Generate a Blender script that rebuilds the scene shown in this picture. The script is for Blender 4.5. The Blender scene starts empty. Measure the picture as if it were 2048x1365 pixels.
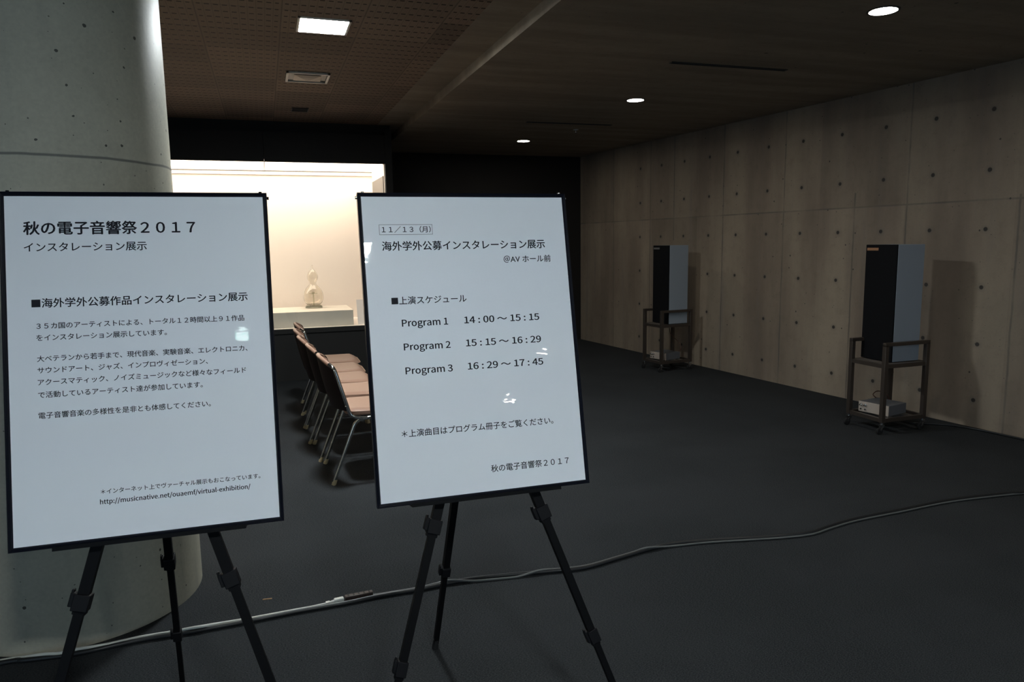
import bpy, bmesh, math, random
from mathutils import Vector, Matrix
random.seed(4)
SC = bpy.context.scene
COL = SC.collection
PI = math.pi

# ------------------------------------------------------------------ camera
F_PX, YAW, PITCH, ROLL, EYE = 1445.69, 0.325924, 0.135287, -0.0148521, 1.5
def cam_basis():
    cy, sy, cp, sp = math.cos(YAW), math.sin(YAW), math.cos(PITCH), math.sin(PITCH)
    f = Vector((sy*cp, cy*cp, -sp)); r = Vector((cy, -sy, 0)); u = r.cross(f)
    c, s = math.cos(ROLL), math.sin(ROLL)
    return c*r+s*u, -s*r+c*u, f
cam_data = bpy.data.cameras.new('camera')
cam_data.sensor_fit = 'HORIZONTAL'; cam_data.sensor_width = 36
cam_data.lens = F_PX*36/2048
cam_data.clip_start = .05
cam = bpy.data.objects.new('camera', cam_data); COL.objects.link(cam)
_r, _u, _f = cam_basis()
cam.matrix_world = Matrix(((_r.x, _u.x, -_f.x, 0), (_r.y, _u.y, -_f.y, 0), (_r.z, _u.z, -_f.z, EYE), (0, 0, 0, 1)))
SC.camera = cam

# ------------------------------------------------------------------ world, daylight, exposure
SC.view_settings.view_transform = 'Standard'
SC.view_settings.look = 'None'
SC.view_settings.gamma = 1
SC.view_settings.exposure = 0.0
SC.cycles.use_denoising = True
world = bpy.data.worlds.new('world'); SC.world = world
world.use_nodes = True
world.node_tree.nodes['Background'].inputs[0].default_value = (.35, .55, 1, 1)
world.node_tree.nodes['Background'].inputs[1].default_value = .002

def area_light(name, loc, rot, sx, sy, power, color):
    l = bpy.data.lights.new(name, 'AREA'); l.shape = 'RECTANGLE'; l.size = sx; l.size_y = sy
    l.energy = power; l.color = color
    o = bpy.data.objects.new(name, l); COL.objects.link(o); o.location = loc; o.rotation_euler = rot
    return o
# right wall: skewed six degrees to the ceiling grid; its far part shows in the photo, its near part holds a window
WT = Vector((.10582, -.99439, 0)); WN = Vector((.99439, .10582, 0)); W0 = Vector((4.571, 10.239, 0))
WS0, WS1, WZ0, WZ1 = 12.5, 16.7, .35, 2.45          # window along the wall / height
wc = W0+WT*(WS0+WS1)/2+WN*.16; wc.z = (WZ0+WZ1)/2
day = area_light('window_daylight', wc, (0, 0, 0), WS1-WS0-.1, WZ1-WZ0-.1, 85, (.55, .79, 1.0))
day.rotation_euler = Matrix((WT, Vector((0, 0, -1)), WN)).transposed().to_euler()
day2 = area_light('window_daylight', (-4.42, -4.2, 1.45), (0, -PI/2, 0), 2.0, 4.1, 110, (.50, .74, 1.0))
LAMP_L, LAMP_NEAR_L = 340, 385     # square recessed lamps
DOWN_L = 150        # round downlights
CASE_L = 5.7        # luminous ceiling of the display case

# ------------------------------------------------------------------ materials
def mat(name, color=(.5, .5, .5), rough=.5, metal=0, spec=.5, coat=0, coat_rough=.03, emit=None, strength=0, trans=0, ior=1.45):
    m = bpy.data.materials.new(name); m.use_nodes = True
    b = m.node_tree.nodes['Principled BSDF']
    b.inputs['Base Color'].default_value = (*color, 1)
    b.inputs['Roughness'].default_value = rough
    b.inputs['Metallic'].default_value = metal
    b.inputs['Specular IOR Level'].default_value = spec
    b.inputs['Coat Weight'].default_value = coat
    b.inputs['Coat Roughness'].default_value = coat_rough
    b.inputs['Transmission Weight'].default_value = trans
    b.inputs['IOR'].default_value = ior
    if emit:
        b.inputs['Emission Color'].default_value = (*emit, 1)
        b.inputs['Emission Strength'].default_value = strength
    return m
class NT:
    """small helper for building node trees"""
    def __init__(s, m):
        s.t = m.node_tree; s.b = s.t.nodes['Principled BSDF']
    def n(s, kind, **kw):
        x = s.t.nodes.new(kind)
        for k, v in kw.items(): setattr(x, k, v)
        return x
    def l(s, a, b): s.t.links.new(a, b)
    def put(s, sock, v):
        if isinstance(v, (int, float)): sock.default_value = v
        else: s.l(v, sock)
    def m(s, op, a, b=0, c=None, clamp=False):
        x = s.n('ShaderNodeMath', operation=op, use_clamp=clamp)
        s.put(x.inputs[0], a); s.put(x.inputs[1], b)
        if c is not None: s.put(x.inputs[2], c)
        return x.outputs[0]
    def coords(s, kind='Object'):
        return s.n('ShaderNodeTexCoord').outputs[kind]
    def mapped(s, vec, scale=(1, 1, 1), loc=(0, 0, 0)):
        x = s.n('ShaderNodeMapping'); x.inputs['Scale'].default_value = scale; x.inputs['Location'].default_value = loc
        s.l(vec, x.inputs[0]); return x.outputs[0]
    def noise(s, vec, scale, detail=4, rough=.55):
        x = s.n('ShaderNodeTexNoise'); x.inputs['Scale'].default_value = scale
        x.inputs['Detail'].default_value = detail; x.inputs['Roughness'].default_value = rough
        s.l(vec, x.inputs['Vector']); return x.outputs[0]
    def ramp(s, v, lo, hi, a=0., b=1.):
        x = s.n('ShaderNodeMapRange', interpolation_type='SMOOTHSTEP')
        s.put(x.inputs['Value'], v)
        for k, q in (('From Min', lo), ('From Max', hi), ('To Min', a), ('To Max', b)): x.inputs[k].default_value = q
        return x.outputs[0]
    def mix(s, f, a, b, mode='MIX'):
        x = s.n('ShaderNodeMix', data_type='RGBA', blend_type=mode)
        s.put(x.inputs[0], f)
        for sock, v in ((x.inputs[6], a), (x.inputs[7], b)):
            if isinstance(v, tuple): sock.default_value = (*v, 1)
            else: s.l(v, sock)
        return x.outputs[2]
    def bump(s, h, strength=.3, dist=.01):
        x = s.n('ShaderNodeBump'); x.inputs['Strength'].default_value = strength; x.inputs['Distance'].default_value = dist
        s.l(h, x.inputs['Height']); s.l(x.outputs[0], s.b.inputs['Normal'])

def pores(k, vec, scale, thresh, dims):
    v = k.n('ShaderNodeTexVoronoi', feature='F1', voronoi_dimensions=dims); v.inputs['Scale'].default_value = scale
    k.l(vec, v.inputs['Vector'])
    sep = k.n('ShaderNodeSeparateColor'); k.l(v.outputs['Color'], sep.inputs[0])
    pick = k.m('GREATER_THAN', sep.outputs[0], thresh)              # only some cells hold an air hole
    size = k.m('MULTIPLY_ADD', k.m('POWER', sep.outputs[1], 3.), .06, .018)
    inside = k.m('LESS_THAN', v.outputs['Distance'], size)
    return k.m('MULTIPLY', pick, inside)
def concrete(name, c1, c2, pore_scale=14, pore_thresh=.5, stretch=(1, 1, .35), rough=.6, spec=.4, face='wall'):
    m = mat(name, c1, rough, spec=spec); k = NT(m); co = k.coords()
    big = k.ramp(k.noise(k.mapped(co, stretch), 1.6, 6), .3, .7)
    base = k.mix(big, c1, c2)
    base = k.mix(k.m('MULTIPLY', k.noise(co, 70, 3), .35), base, (.16, .15, .13))
    base = k.mix(k.ramp(k.noise(co, 9, 6, .7), .45, .8, 0, .3), base, tuple(x*.55 for x in c2))
    s3 = k.n('ShaderNodeSeparateXYZ'); k.l(co, s3.inputs[0]); c3 = k.n('ShaderNodeCombineXYZ')
    if face == 'round':
        k.l(k.m('MULTIPLY', k.m('ARCTAN2', s3.outputs[1], s3.outputs[0]), .472), c3.inputs[0])
        k.l(s3.outputs[2], c3.inputs[1])
    else:
        k.l(s3.outputs[0], c3.inputs[0]); k.l(s3.outputs[2 if face == 'wall' else 1], c3.inputs[1])
    warp = k.n('ShaderNodeVectorMath', operation='ADD'); k.l(c3.outputs[0], warp.inputs[0])
    wv = k.n('ShaderNodeVectorMath', operation='SCALE'); wv.inputs['Scale'].default_value = .006
    nz = k.n('ShaderNodeTexNoise'); nz.inputs['Scale'].default_value = 90; k.l(co, nz.inputs['Vector']); k.l(nz.outputs['Color'], wv.inputs[0]); k.l(wv.outputs[0], warp.inputs[1])
    p = k.m('MAXIMUM', pores(k, warp.outputs[0], pore_scale, pore_thresh, '2D'), k.m('MULTIPLY', pores(k, warp.outputs[0], pore_scale*2.3, .86, '2D'), .8))
    col = k.mix(k.m('MULTIPLY', p, .85), base, (.03, .03, .028))
    k.l(col, k.b.inputs['Base Color'])
    h = k.m('SUBTRACT', k.m('MULTIPLY', k.noise(co, 25, 5), .4), p)
    k.bump(h, .25, .006)
    return m, k, col, h

# wall with formwork joints and tie holes; local x runs along the wall, local z is height
M_WALL, k, wcol, wh = concrete('board_formed_concrete', (.36, .285, .205), (.215, .162, .118), 9, .78, (1.4, 1, .3), .68)
sep = k.n('ShaderNodeSeparateXYZ'); k.l(k.coords(), sep.inputs[0])
S, Z = sep.outputs[0], sep.outputs[2]
def cell_offset(k, v, start, step):
    u = k.m('DIVIDE', k.m('SUBTRACT', v, start), step)
    return k.m('MULTIPLY', k.m('SUBTRACT', u, k.m('ROUND', u)), step)
ds = cell_offset(k, S, 1.602, .455); dz = cell_offset(k, Z, .215, .4446)
dist = k.m('SQRT', k.m('ADD', k.m('MULTIPLY', ds, ds), k.m('MULTIPLY', dz, dz)))
row_ok = k.m('LESS_THAN', Z, 2.55)
past = k.m('GREATER_THAN', S, 1.3)
hole = k.m('MULTIPLY', k.m('MULTIPLY', k.ramp(dist, .013, .019, 1, 0), row_ok), past)
ring = k.m('MULTIPLY', k.m('MULTIPLY', k.ramp(dist, .012, .05, 1, 0), row_ok), past)
joint = None
for js, lo, hi in ((.96, 0, 3), (1.83, 0, 3), (2.32, 1.5, 3), (3.21, 0, 3), (4.11, 0, 3), (4.96, 0, 1.9), (5.48, 1.2, 3), (6.39, 0, 1.8), (7.3, 0, 3), (8.2, 0, 3)):
    wob = k.m('MULTIPLY', k.noise(k.coords(), 6, 2), .012)
    b = k.ramp(k.m('ABSOLUTE', k.m('ADD', k.m('SUBTRACT', S, js+.006), wob)), .003, .011, 1, 0)
    b = k.m('MULTIPLY', b, k.m('MULTIPLY', k.m('GREATER_THAN', Z, lo), k.m('LESS_THAN', Z, hi)))
    joint = b if joint is None else k.m('MAXIMUM', joint, b)
hj = k.ramp(k.m('ABSOLUTE', k.m('SUBTRACT', Z, 1.769)), .003, .010, 1, 0)
joint = k.m('MULTIPLY', k.m('MAXIMUM', joint, hj), k.ramp(k.noise(k.coords(), 2.5, 3), .3, .6, .25, .85))
# panel to panel tone
wn = k.n('ShaderNodeTexWhiteNoise', noise_dimensions='2D')
cv = k.n('ShaderNodeCombineXYZ')
k.l(k.m('FLOOR', k.m('DIVIDE', k.m('SUBTRACT', S, .06), .9)), cv.inputs[0]); k.l(k.m('FLOOR', k.m('DIVIDE', Z, 1.769)), cv.inputs[1])
k.l(cv.outputs[0], wn.inputs['Vector'])
tone = k.m('MULTIPLY_ADD', wn.outputs['Value'], .22, .86)
comb = k.n('ShaderNodeCombineColor')
for i in range(3): k.l(tone, comb.inputs[i])
wcol = k.mix(1., wcol, comb.outputs[0], 'MULTIPLY')
streak = k.ramp(k.noise(k.mapped(k.coords(), (3.2, 1, .22)), 2.2, 5), .52, .75, 0, .4)
wcol = k.mix(streak, wcol, (.19, .165, .15))
wcol = k.mix(k.m('MULTIPLY', joint, .75), wcol, (.085, .08, .075))
wcol = k.mix(k.m('MULTIPLY', ring, .3), wcol, (.12, .11, .10))
wcol = k.mix(k.m('MULTIPLY', hole, .92), wcol, (.03, .028, .026))
k.l(wcol, k.b.inputs['Base Color'])
k.bump(k.m('SUBTRACT', k.m('SUBTRACT', wh, k.m('MULTIPLY', hole, 3)), k.m('MULTIPLY', joint, .8)), .35, .006)

# round pillar: pale concrete, one lift joint
M_PILLAR, k, pcol, ph = concrete('pillar_concrete', (.63, .605, .48), (.53, .51, .40), 10, .45, (1, 1, .5), .5, .22, 'round')
sep = k.n('ShaderNodeSeparateXYZ'); k.l(k.coords(), sep.inputs[0])
pj = k.ramp(k.m('ABSOLUTE', k.m('ADD', k.m('SUBTRACT', sep.outputs[2], 1.835), k.m('MULTIPLY', k.noise(k.coords(), 5, 2), .012))), .002, .007, .8, 0)
stain = k.ramp(k.noise(k.mapped(k.coords(), (4, 4, .5)), 1.5, 5), .56, .74, 0, .35)
pcol = k.mix(stain, pcol, (.20, .205, .185))
pcol = k.mix(pj, pcol, (.13, .13, .12))
k.l(pcol, k.b.inputs['Base Color'])

M_SLAB, k, scol, sh = concrete('slab_concrete', (.37, .305, .225), (.245, .20, .148), 6, .93, (.35, 3.2, 1), .7, .4, 'flat')
M_CARPET = mat('charcoal_carpet', (.03, .032, .035), .95, spec=.1)
k = NT(M_CARPET); co = k.coords()
c = k.mix(k.ramp(k.noise(co, 1.3, 3), .35, .65), (.015, .0165, .0185), (.023, .025, .0275))
c = k.mix(k.ramp(k.noise(k.mapped(co, (1, 2.2, 1)), 150, 4, .75), .40, .64), c, (.054, .058, .060))
c = k.mix(k.ramp(k.noise(co, 90, 2), .72, .80, 0, .5), c, (.08, .078, .072))
k.l(c, k.b.inputs['Base Color'])
k.bump(k.noise(co, 220, 3), .8, .006)

# slotted acoustic tiles on the ceiling (0.455 x 0.91 m, world coordinates)
M_ACOUSTIC = mat('slotted_acoustic_tile', (.20, .155, .12), .8, spec=.2)
k = NT(M_ACOUSTIC); co = k.coords()
sep = k.n('ShaderNodeSeparateXYZ'); k.l(co, sep.inputs[0]); X, Y = sep.outputs[0], sep.outputs[1]
u = k.m('DIVIDE', k.m('SUBTRACT', X, .172), .4675); v = k.m('DIVIDE', k.m('SUBTRACT', Y, 4.52), .46)
fu, fv = k.m('FRACT', u), k.m('FRACT', v)
gu, gv = k.m('FRACT', k.m('MULTIPLY', fu, 10.)), k.m('FRACT', k.m('MULTIPLY', fv, 4.))
sl = k.m('MULTIPLY', k.m('MULTIPLY', k.m('GREATER_THAN', gu, .22), k.m('LESS_THAN', gu, .78)), k.m('LESS_THAN', gv, .15))
edge = k.m('MINIMUM', k.m('MINIMUM', fu, k.m('SUBTRACT', 1, fu)), k.m('MINIMUM', fv, k.m('SUBTRACT', 1, fv)))
rim = k.m('GREATER_THAN', k.m('MINIMUM', fu, k.m('SUBTRACT', 1, fu)), .035)
sl = k.m('MULTIPLY', sl, rim)
ln = k.m('MULTIPLY', k.m('LESS_THAN', gu, .07), .35)
wn = k.n('ShaderNodeTexWhiteNoise', noise_dimensions='2D'); cv = k.n('ShaderNodeCombineXYZ')
k.l(k.m('FLOOR', u), cv.inputs[0]); k.l(k.m('FLOOR', v), cv.inputs[1]); k.l(cv.outputs[0], wn.inputs['Vector'])
c = k.mix(wn.outputs['Value'], (.19, .14, .105), (.28, .205, .15))  # random tone per tile, painting in the patchy shadows across the ceiling
c = k.mix(k.ramp(edge, .004, .012, .5, 0), c, (.09, .07, .055))
c = k.mix(ln, c, (.06, .045, .035))
c = k.mix(k.m('MULTIPLY', sl, .9), c, (.016, .013, .011))
k.l(c, k.b.inputs['Base Color'])
k.bump(k.m('SUBTRACT', 1, sl), .5, .006)

M_DARKPANEL = mat('matte_black_panel', (.017, .0155, .014), .75, spec=.25)
M_DARKBASE = mat('dark_brown_black_panel', (.021, .020, .0185), .65, spec=.3)
M_BLACK_ALU = mat('black_anodised_aluminium', (.006, .007, .013), .3, metal=.0, spec=.5)
M_EASEL = mat('black_satin_tube', (.0035, .0035, .004), .5, spec=.12)
M_CLAMP = mat('black_moulded_plastic', (.006, .006, .007), .5, spec=.18)
M_RUBBER = mat('black_rubber', (.01, .01, .01), .8)
M_PAPER = mat('white_poster_paper', (.79, .825, .86), .45, coat=.9, coat_rough=.018)
k = NT(M_PAPER); x = k.n('ShaderNodeBump'); x.inputs['Strength'].default_value = .045; x.inputs['Distance'].default_value = .01
k.l(k.noise(k.mapped(k.coords(), (1, 1, 1.6)), 7, 3), x.inputs['Height']); k.l(x.outputs[0], k.b.inputs['Coat Normal'])
M_INK = mat('black_print', (.010, .010, .015), .6, spec=.2, coat=.9, coat_rough=.018)
M_LAMP = mat('lamp_diffuser', (.8, .8, .8), .5, emit=(.90, .97, 1.0), strength=LAMP_L)
M_LAMPNEAR = mat('dimmer_lamp_diffuser', (.8, .8, .8), .5, emit=(.90, .97, 1.0), strength=LAMP_NEAR_L)
M_DOWN = mat('downlight_lens', (.8, .8, .8), .5, emit=(1.0, .94, .84), strength=DOWN_L)
M_WHITEFRAME = mat('white_enamel', (.62, .60, .56), .4)
M_DARKTRIM = mat('dark_trim_ring', (.03, .03, .03), .4)
M_BEIGE = mat('beige_plate', (.55, .45, .36), .5)
M_CASEWALL = mat('cream_case_lining', (.88, .80, .725), .7, spec=.2)
M_CASELIGHT = mat('luminous_case_ceiling', (.8, .8, .8), .5, emit=(1, .85, .71), strength=CASE_L)
M_PLINTH = mat('pale_grey_plinth', (.66, .62, .54), .6)
M_GREYDOOR = mat('grey_hatch', (.16, .15, .14), .5)
M_CARD = mat('white_caption_card', (.9, .84, .80), .6)
M_CHROME = mat('chrome_tube', (.56, .56, .54), .16, metal=1)
M_VINYL = mat('tan_brown_vinyl', (.31, .178, .122), .42)
k = NT(M_VINYL); k.bump(k.noise(k.coords(), 180, 2), .15, .002)
M_BACKVINYL = mat('dark_brown_vinyl', (.020, .012, .010), .5, spec=.3)
M_TIP = mat('tan_plastic_tip', (.55, .45, .27), .5)
M_GRILLE = mat('black_speaker_cloth', (.006, .006, .007), .85, spec=.15)
M_GREYCAB = mat('pale_blue_grey_cabinet', (.27, .31, .355), .55)
M_CARTMETAL = mat('dark_bronze_square_tube', (.085, .068, .056), .38, metal=.55)
M_SHELF = mat('grey_shelf_board', (.12, .105, .09), .6)
M_AMPTOP = mat('grey_painted_steel', (.11, .115, .125), .5)
M_AMPFACE = mat('champagne_front_plate', (.52, .44, .37), .4, metal=.2)
M_ORANGE = mat('copper_badge', (.42, .22, .12), .4, metal=.3)
M_GREYBADGE = mat('grey_badge', (.20, .19, .18), .4, metal=.3)
M_STEEL = mat('polished_steel', (.6, .6, .6), .25, metal=1)
M_CABLEBLACK = mat('black_cable_sheath', (.013, .014, .015), .42)
M_CABLEGREY = mat('pale_grey_cable_sheath', (.55, .56, .51), .45)
M_CORDGREY = mat('mid_grey_cord_sheath', (.12, .125, .12), .4)
M_STRIPBROWN = mat('dark_brown_plastic', (.035, .022, .017), .35)
M_WHITEPLUG = mat('white_plastic', (.70, .70, .64), .4)
M_REDCABLE = mat('brown_cable', (.10, .045, .03), .5)
M_GREENLIT = mat('lit_green_panel', (.1, .4, .3), .4, emit=(.10, .75, .55), strength=9)
M_WHITELIT = mat('lit_white_panel', (.8, .8, .8), .4, emit=(.85, 1, .97), strength=14)
M_SLIVER = mat('tan_paper', (.36, .22, .11), .8)
M_NEARWALL = mat('grey_plaster', (.22, .22, .22), .8)
def glass_pane(name):
    m = bpy.data.materials.new(name); m.use_nodes = True; t = m.node_tree
    t.nodes.remove(t.nodes['Principled BSDF'])
    tr = t.nodes.new('ShaderNodeBsdfTransparent'); tr.inputs[0].default_value = (.965, .975, .965, 1)
    gl = t.nodes.new('ShaderNodeBsdfGlossy'); gl.inputs['Roughness'].default_value = .01
    fr = t.nodes.new('ShaderNodeFresnel'); fr.inputs[0].default_value = 1.45
    mx = t.nodes.new('ShaderNodeMixShader')
    t.links.new(fr.outputs[0], mx.inputs[0]); t.links.new(tr.outputs[0], mx.inputs[1]); t.links.new(gl.outputs[0], mx.inputs[2])
    t.links.new(mx.outputs[0], t.nodes['Material Output'].inputs[0])
    return m
M_PANE = glass_pane('clear_case_glass')
M_VASE = mat('pale_clear_glass', (.95, .935, .89), .02, trans=1, ior=1.46)
M_VASEFOOT = mat('greenish_glass_foot', (.72, .74, .63), .06, trans=.95, ior=1.46)

# ------------------------------------------------------------------ geometry helpers
def box(bm, c, s, rot=None):
    mtx = Matrix.Translation(c) @ (rot.to_4x4() if rot is not None else Matrix.Identity(4)) @ Matrix.Diagonal((*s, 1))
    return bmesh.ops.create_cube(bm, size=1, matrix=mtx)['verts']
def span(bm, a, b):
    """axis aligned box between two corners"""
    a, b = Vector(a), Vector(b)
    return box(bm, (a+b)/2, [abs(x) for x in (b-a)])
def frame_for(d, side=None):
    d = d.normalized()
    s = side if side is not None else (Vector((1, 0, 0)) if abs(d.z) > .5 else Vector((0, 0, 1)))
    x = (s - d*s.dot(d)).normalized()
    return x, d.cross(x)
def extrude_profile(bm, prof, a, b, side=None):
    """closed 2D profile (x along side, y across) swept from a to b"""
    a, b = Vector(a), Vector(b); x, y = frame_for(b-a, side)
    ra = [bm.verts.new(a+x*p+y*q) for p, q in prof]; rb = [bm.verts.new(b+x*p+y*q) for p, q in prof]
    n = len(prof)
    for i in range(n): bm.faces.new((ra[i], ra[(i+1) % n], rb[(i+1) % n], rb[i]))
    bm.faces.new(ra[::-1]); bm.faces.new(rb)
def bar(bm, a, b, w, d, side=None):
    extrude_profile(bm, [(-w/2, -d/2), (w/2, -d/2), (w/2, d/2), (-w/2, d/2)], a, b, side)
def smooth_path(pts, n=6):
    P = [Vector(p) for p in pts]; out = []
    for i in range(len(P)-1):
        p0 = P[max(i-1, 0)]; p1 = P[i]; p2 = P[i+1]; p3 = P[min(i+2, len(P)-1)]
        for j in range(n):
            t = j/n
            out.append(.5*((2*p1)+(p2-p0)*t+(2*p0-5*p1+4*p2-p3)*t*t+(3*p1-p0-3*p2+p3)*t**3))
    out.append(P[-1]); return out
def fillet(pts, r, n=5):
    """polyline with rounded corners"""
    P = [Vector(p) for p in pts]; out = [P[0]]
    for i in range(1, len(P)-1):
        a = (P[i-1]-P[i]); b = (P[i+1]-P[i]); q = min(r, a.length*.49, b.length*.49)
        s, e = P[i]+a.normalized()*q, P[i]+b.normalized()*q
        for j in range(n+1):
            t = j/n; out.append((1-t)**2*s+2*t*(1-t)*P[i]+t*t*e)
    out.append(P[-1]); return out
def tube(bm, pts, r, seg=10):
    P = [Vector(p) for p in pts]; rings = []; x = None
    for i, p in enumerate(P):
        d = (P[min(i+1, len(P)-1)]-P[max(i-1, 0)]).normalized()
        if x is None: x, y = frame_for(d)
        else:
            x = (x-d*x.dot(d)).normalized(); y = d.cross(x)
        rr = r[i] if isinstance(r, (list, tuple)) else r
        rings.append([bm.verts.new(p+(x*math.cos(2*PI*k/seg)+y*math.sin(2*PI*k/seg))*rr) for k in range(seg)])
    for a, b in zip(rings, rings[1:]):
        for k in range(seg): bm.faces.new((a[k], a[(k+1) % seg], b[(k+1) % seg], b[k]))
    bm.faces.new(rings[0][::-1]); bm.faces.new(rings[-1])
def lathe(bm, prof, c=(0, 0, 0), seg=40, closed=False):
    c = Vector(c); rings = []
    for r, z in prof:
        rings.append([bm.verts.new(c+Vector((max(r, 1e-4)*math.cos(2*PI*k/seg), max(r, 1e-4)*math.sin(2*PI*k/seg), z))) for k in range(seg)])
    pairs = list(zip(rings, rings[1:]))
    if closed: pairs.append((rings[-1], rings[0]))
    for a, b in pairs:
        for k in range(seg): bm.faces.new((a[k], a[(k+1) % seg], b[(k+1) % seg], b[k]))
    if not closed:
        bm.faces.new(rings[0][::-1]); bm.faces.new(rings[-1])
def disc(bm, c, r, h, seg=32, axis='Z'):
    rot = {'Z': Matrix.Identity(4), 'X': Matrix.Rotation(PI/2, 4, 'Y'), 'Y': Matrix.Rotation(PI/2, 4, 'X')}[axis]
    bmesh.ops.create_cone(bm, cap_ends=True, segments=seg, radius1=r, radius2=r, depth=h, matrix=Matrix.Translation(c) @ rot)
def new(): return bmesh.new()
def obj(name, bm, m, parent=None, bevel=0, smooth=True, segs=2):
    bmesh.ops.recalc_face_normals(bm, faces=bm.faces[:])
    me = bpy.data.meshes.new(name); bm.to_mesh(me); bm.free()
    me.materials.append(m)
    if smooth:
        me.polygons.foreach_set('use_smooth', [True]*len(me.polygons)); me.set_sharp_from_angle(angle=math.radians(40))
    o = bpy.data.objects.new(name, me); COL.objects.link(o)
    if parent is not None: o.parent = parent
    if bevel:
        b = o.modifiers.new('bevel', 'BEVEL'); b.width = bevel; b.segments = segs; b.limit_method = 'ANGLE'
    return o
def thing(name, label, cat, loc=(0, 0, 0), rotz=0, group=None):
    o = bpy.data.objects.new(name, None); COL.objects.link(o); o.empty_display_size = .1
    o.location = loc; o.rotation_euler = (0, 0, rotz)
    return tag(o, label, cat, group)
def tag(o, label, cat, group=None):
    o['label'] = label; o['category'] = cat
    if group: o['group'] = group
    return o
def struct(name, bm, m, label=None, **kw):
    o = obj(name, bm, m, smooth=False, **kw); o['kind'] = 'structure'
    if label: o['label'] = label
    return o
def copy_tree(o, parent=None):
    c = o.copy(); COL.objects.link(c)
    if parent is not None: c.parent = parent
    for ch in list(o.children): copy_tree(ch, c)
    return c

# ------------------------------------------------------------------ the setting
Z_SLAB, Z_TILE, Y_BACK, Y_NEAR = 2.76, 2.836, 10.2, -7.2
X_STEP, X_TILE = 1.552, 1.283
b = new(); span(b, (-4.3, Y_NEAR, -.1), (7.2, Y_BACK+.3, 0)); struct('floor', b, M_CARPET)
b = new(); span(b, (-4.3, Y_NEAR, Z_TILE), (X_TILE, Y_BACK+.3, Z_TILE+.12)); struct('ceiling', b, M_ACOUSTIC)
b = new(); span(b, (X_STEP, Y_NEAR, Z_SLAB), (7.2, Y_BACK+.3, Z_SLAB+.2)); struct('ceiling.001', b, M_SLAB)
b = new(); span(b, (X_TILE, Y_NEAR, Z_TILE), (X_STEP+.02, Y_BACK+.3, Z_TILE+.124)); struct('trim_1', b, M_SLAB)
b = new(); zt = Z_SLAB+.05
for a, c in (((-.3, 0, -.1), (WS0, .2, zt)), ((WS1, 0, -.1), (17.8, .2, zt)), ((WS0, 0, -.1), (WS1, .2, WZ0)), ((WS0, 0, WZ1), (WS1, .2, zt))): span(b, a, c)
MW = Matrix(((WT.x, WN.x, 0, W0.x), (WT.y, WN.y, 0, W0.y), (0, 0, 1, 0), (0, 0, 0, 1)))
w = struct('wall_right', b, M_WALL); w.matrix_world = MW
b = new()
for i in range(5):
    x = WS0+i*(WS1-WS0-.05)/4; span(b, (x, .04, WZ0), (x+.05, .10, WZ1))
span(b, (WS0, .04, WZ0), (WS1, .10, WZ0+.05)); span(b, (WS0, .04, WZ1-.05), (WS1, .10, WZ1))
w = struct('window_1', b, M_BLACK_ALU); w.matrix_world = MW
b = new(); span(b, (-4.3, Y_BACK, 0), (4.62, Y_BACK+.2, Z_TILE)); struct('wall_back', b, M_DARKPANEL)
b = new()
for a, c in ((( -4.5, Y_NEAR, 0), (-4.3, -6.3, 2.9)), ((-4.5, -2.1, 0), (-4.3, Y_BACK+.2, 2.9)), ((-4.5, -6.3, 0), (-4.3, -2.1, .4)), ((-4.5, -6.3, 2.5), (-4.3, -2.1, 2.9))): span(b, a, c)
struct('wall_left', b, M_NEARWALL)
b = new()
for i in range(5): span(b, (-4.40, -6.3+i*1.0375, .4), (-4.34, -6.25+i*1.0375, 2.5))
span(b, (-4.40, -6.3, .4), (-4.34, -2.1, .45)); span(b, (-4.40, -6.3, 2.45), (-4.34, -2.1, 2.5))
struct('window_2', b, M_BLACK_ALU)
b = new(); span(b, (-4.5, Y_NEAR-.2, 0), (7.2, Y_NEAR, 2.9)); struct('wall_near', b, M_NEARWALL)

b = new(); disc(b, (0, 0, Z_TILE/2), .472, Z_TILE, 96)
o = obj('concrete_pillar', b, M_PILLAR); o.location = (-.827, 3.427, 0)
tag(o, 'thick round bare concrete pillar standing behind the left sign', 'pillar')

# ------------------------------------------------------------------ ceiling fittings
def square_lamp(x, y, label, group, m=None):
    t = thing('recessed_ceiling_light', label, 'ceiling light', (x, y, Z_TILE), 0, group)
    b = new(); h = .155
    for sx, sy, lx, ly in ((0, 1, 2*h, .014), (0, -1, 2*h, .014), (1, 0, .014, 2*h), (-1, 0, .014, 2*h)):
        box(b, (sx*(h-.007), sy*(h-.007), -.004), (lx, ly, .008))
    obj('frame', b, M_WHITEFRAME, t, smooth=False)
    b = new(); box(b, (0, 0, -.0015), (2*h-.028, 2*h-.028, .003)); obj('diffuser', b, m or M_LAMP, t, smooth=False)
    return t
square_lamp(.421, 4.77, 'bright square ceiling lamp glowing in the slotted tile ceiling', None)
square_lamp(.45, -.97, 'square ceiling lamp behind the photographer, mirrored in the right sign', None, M_LAMPNEAR)

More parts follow.
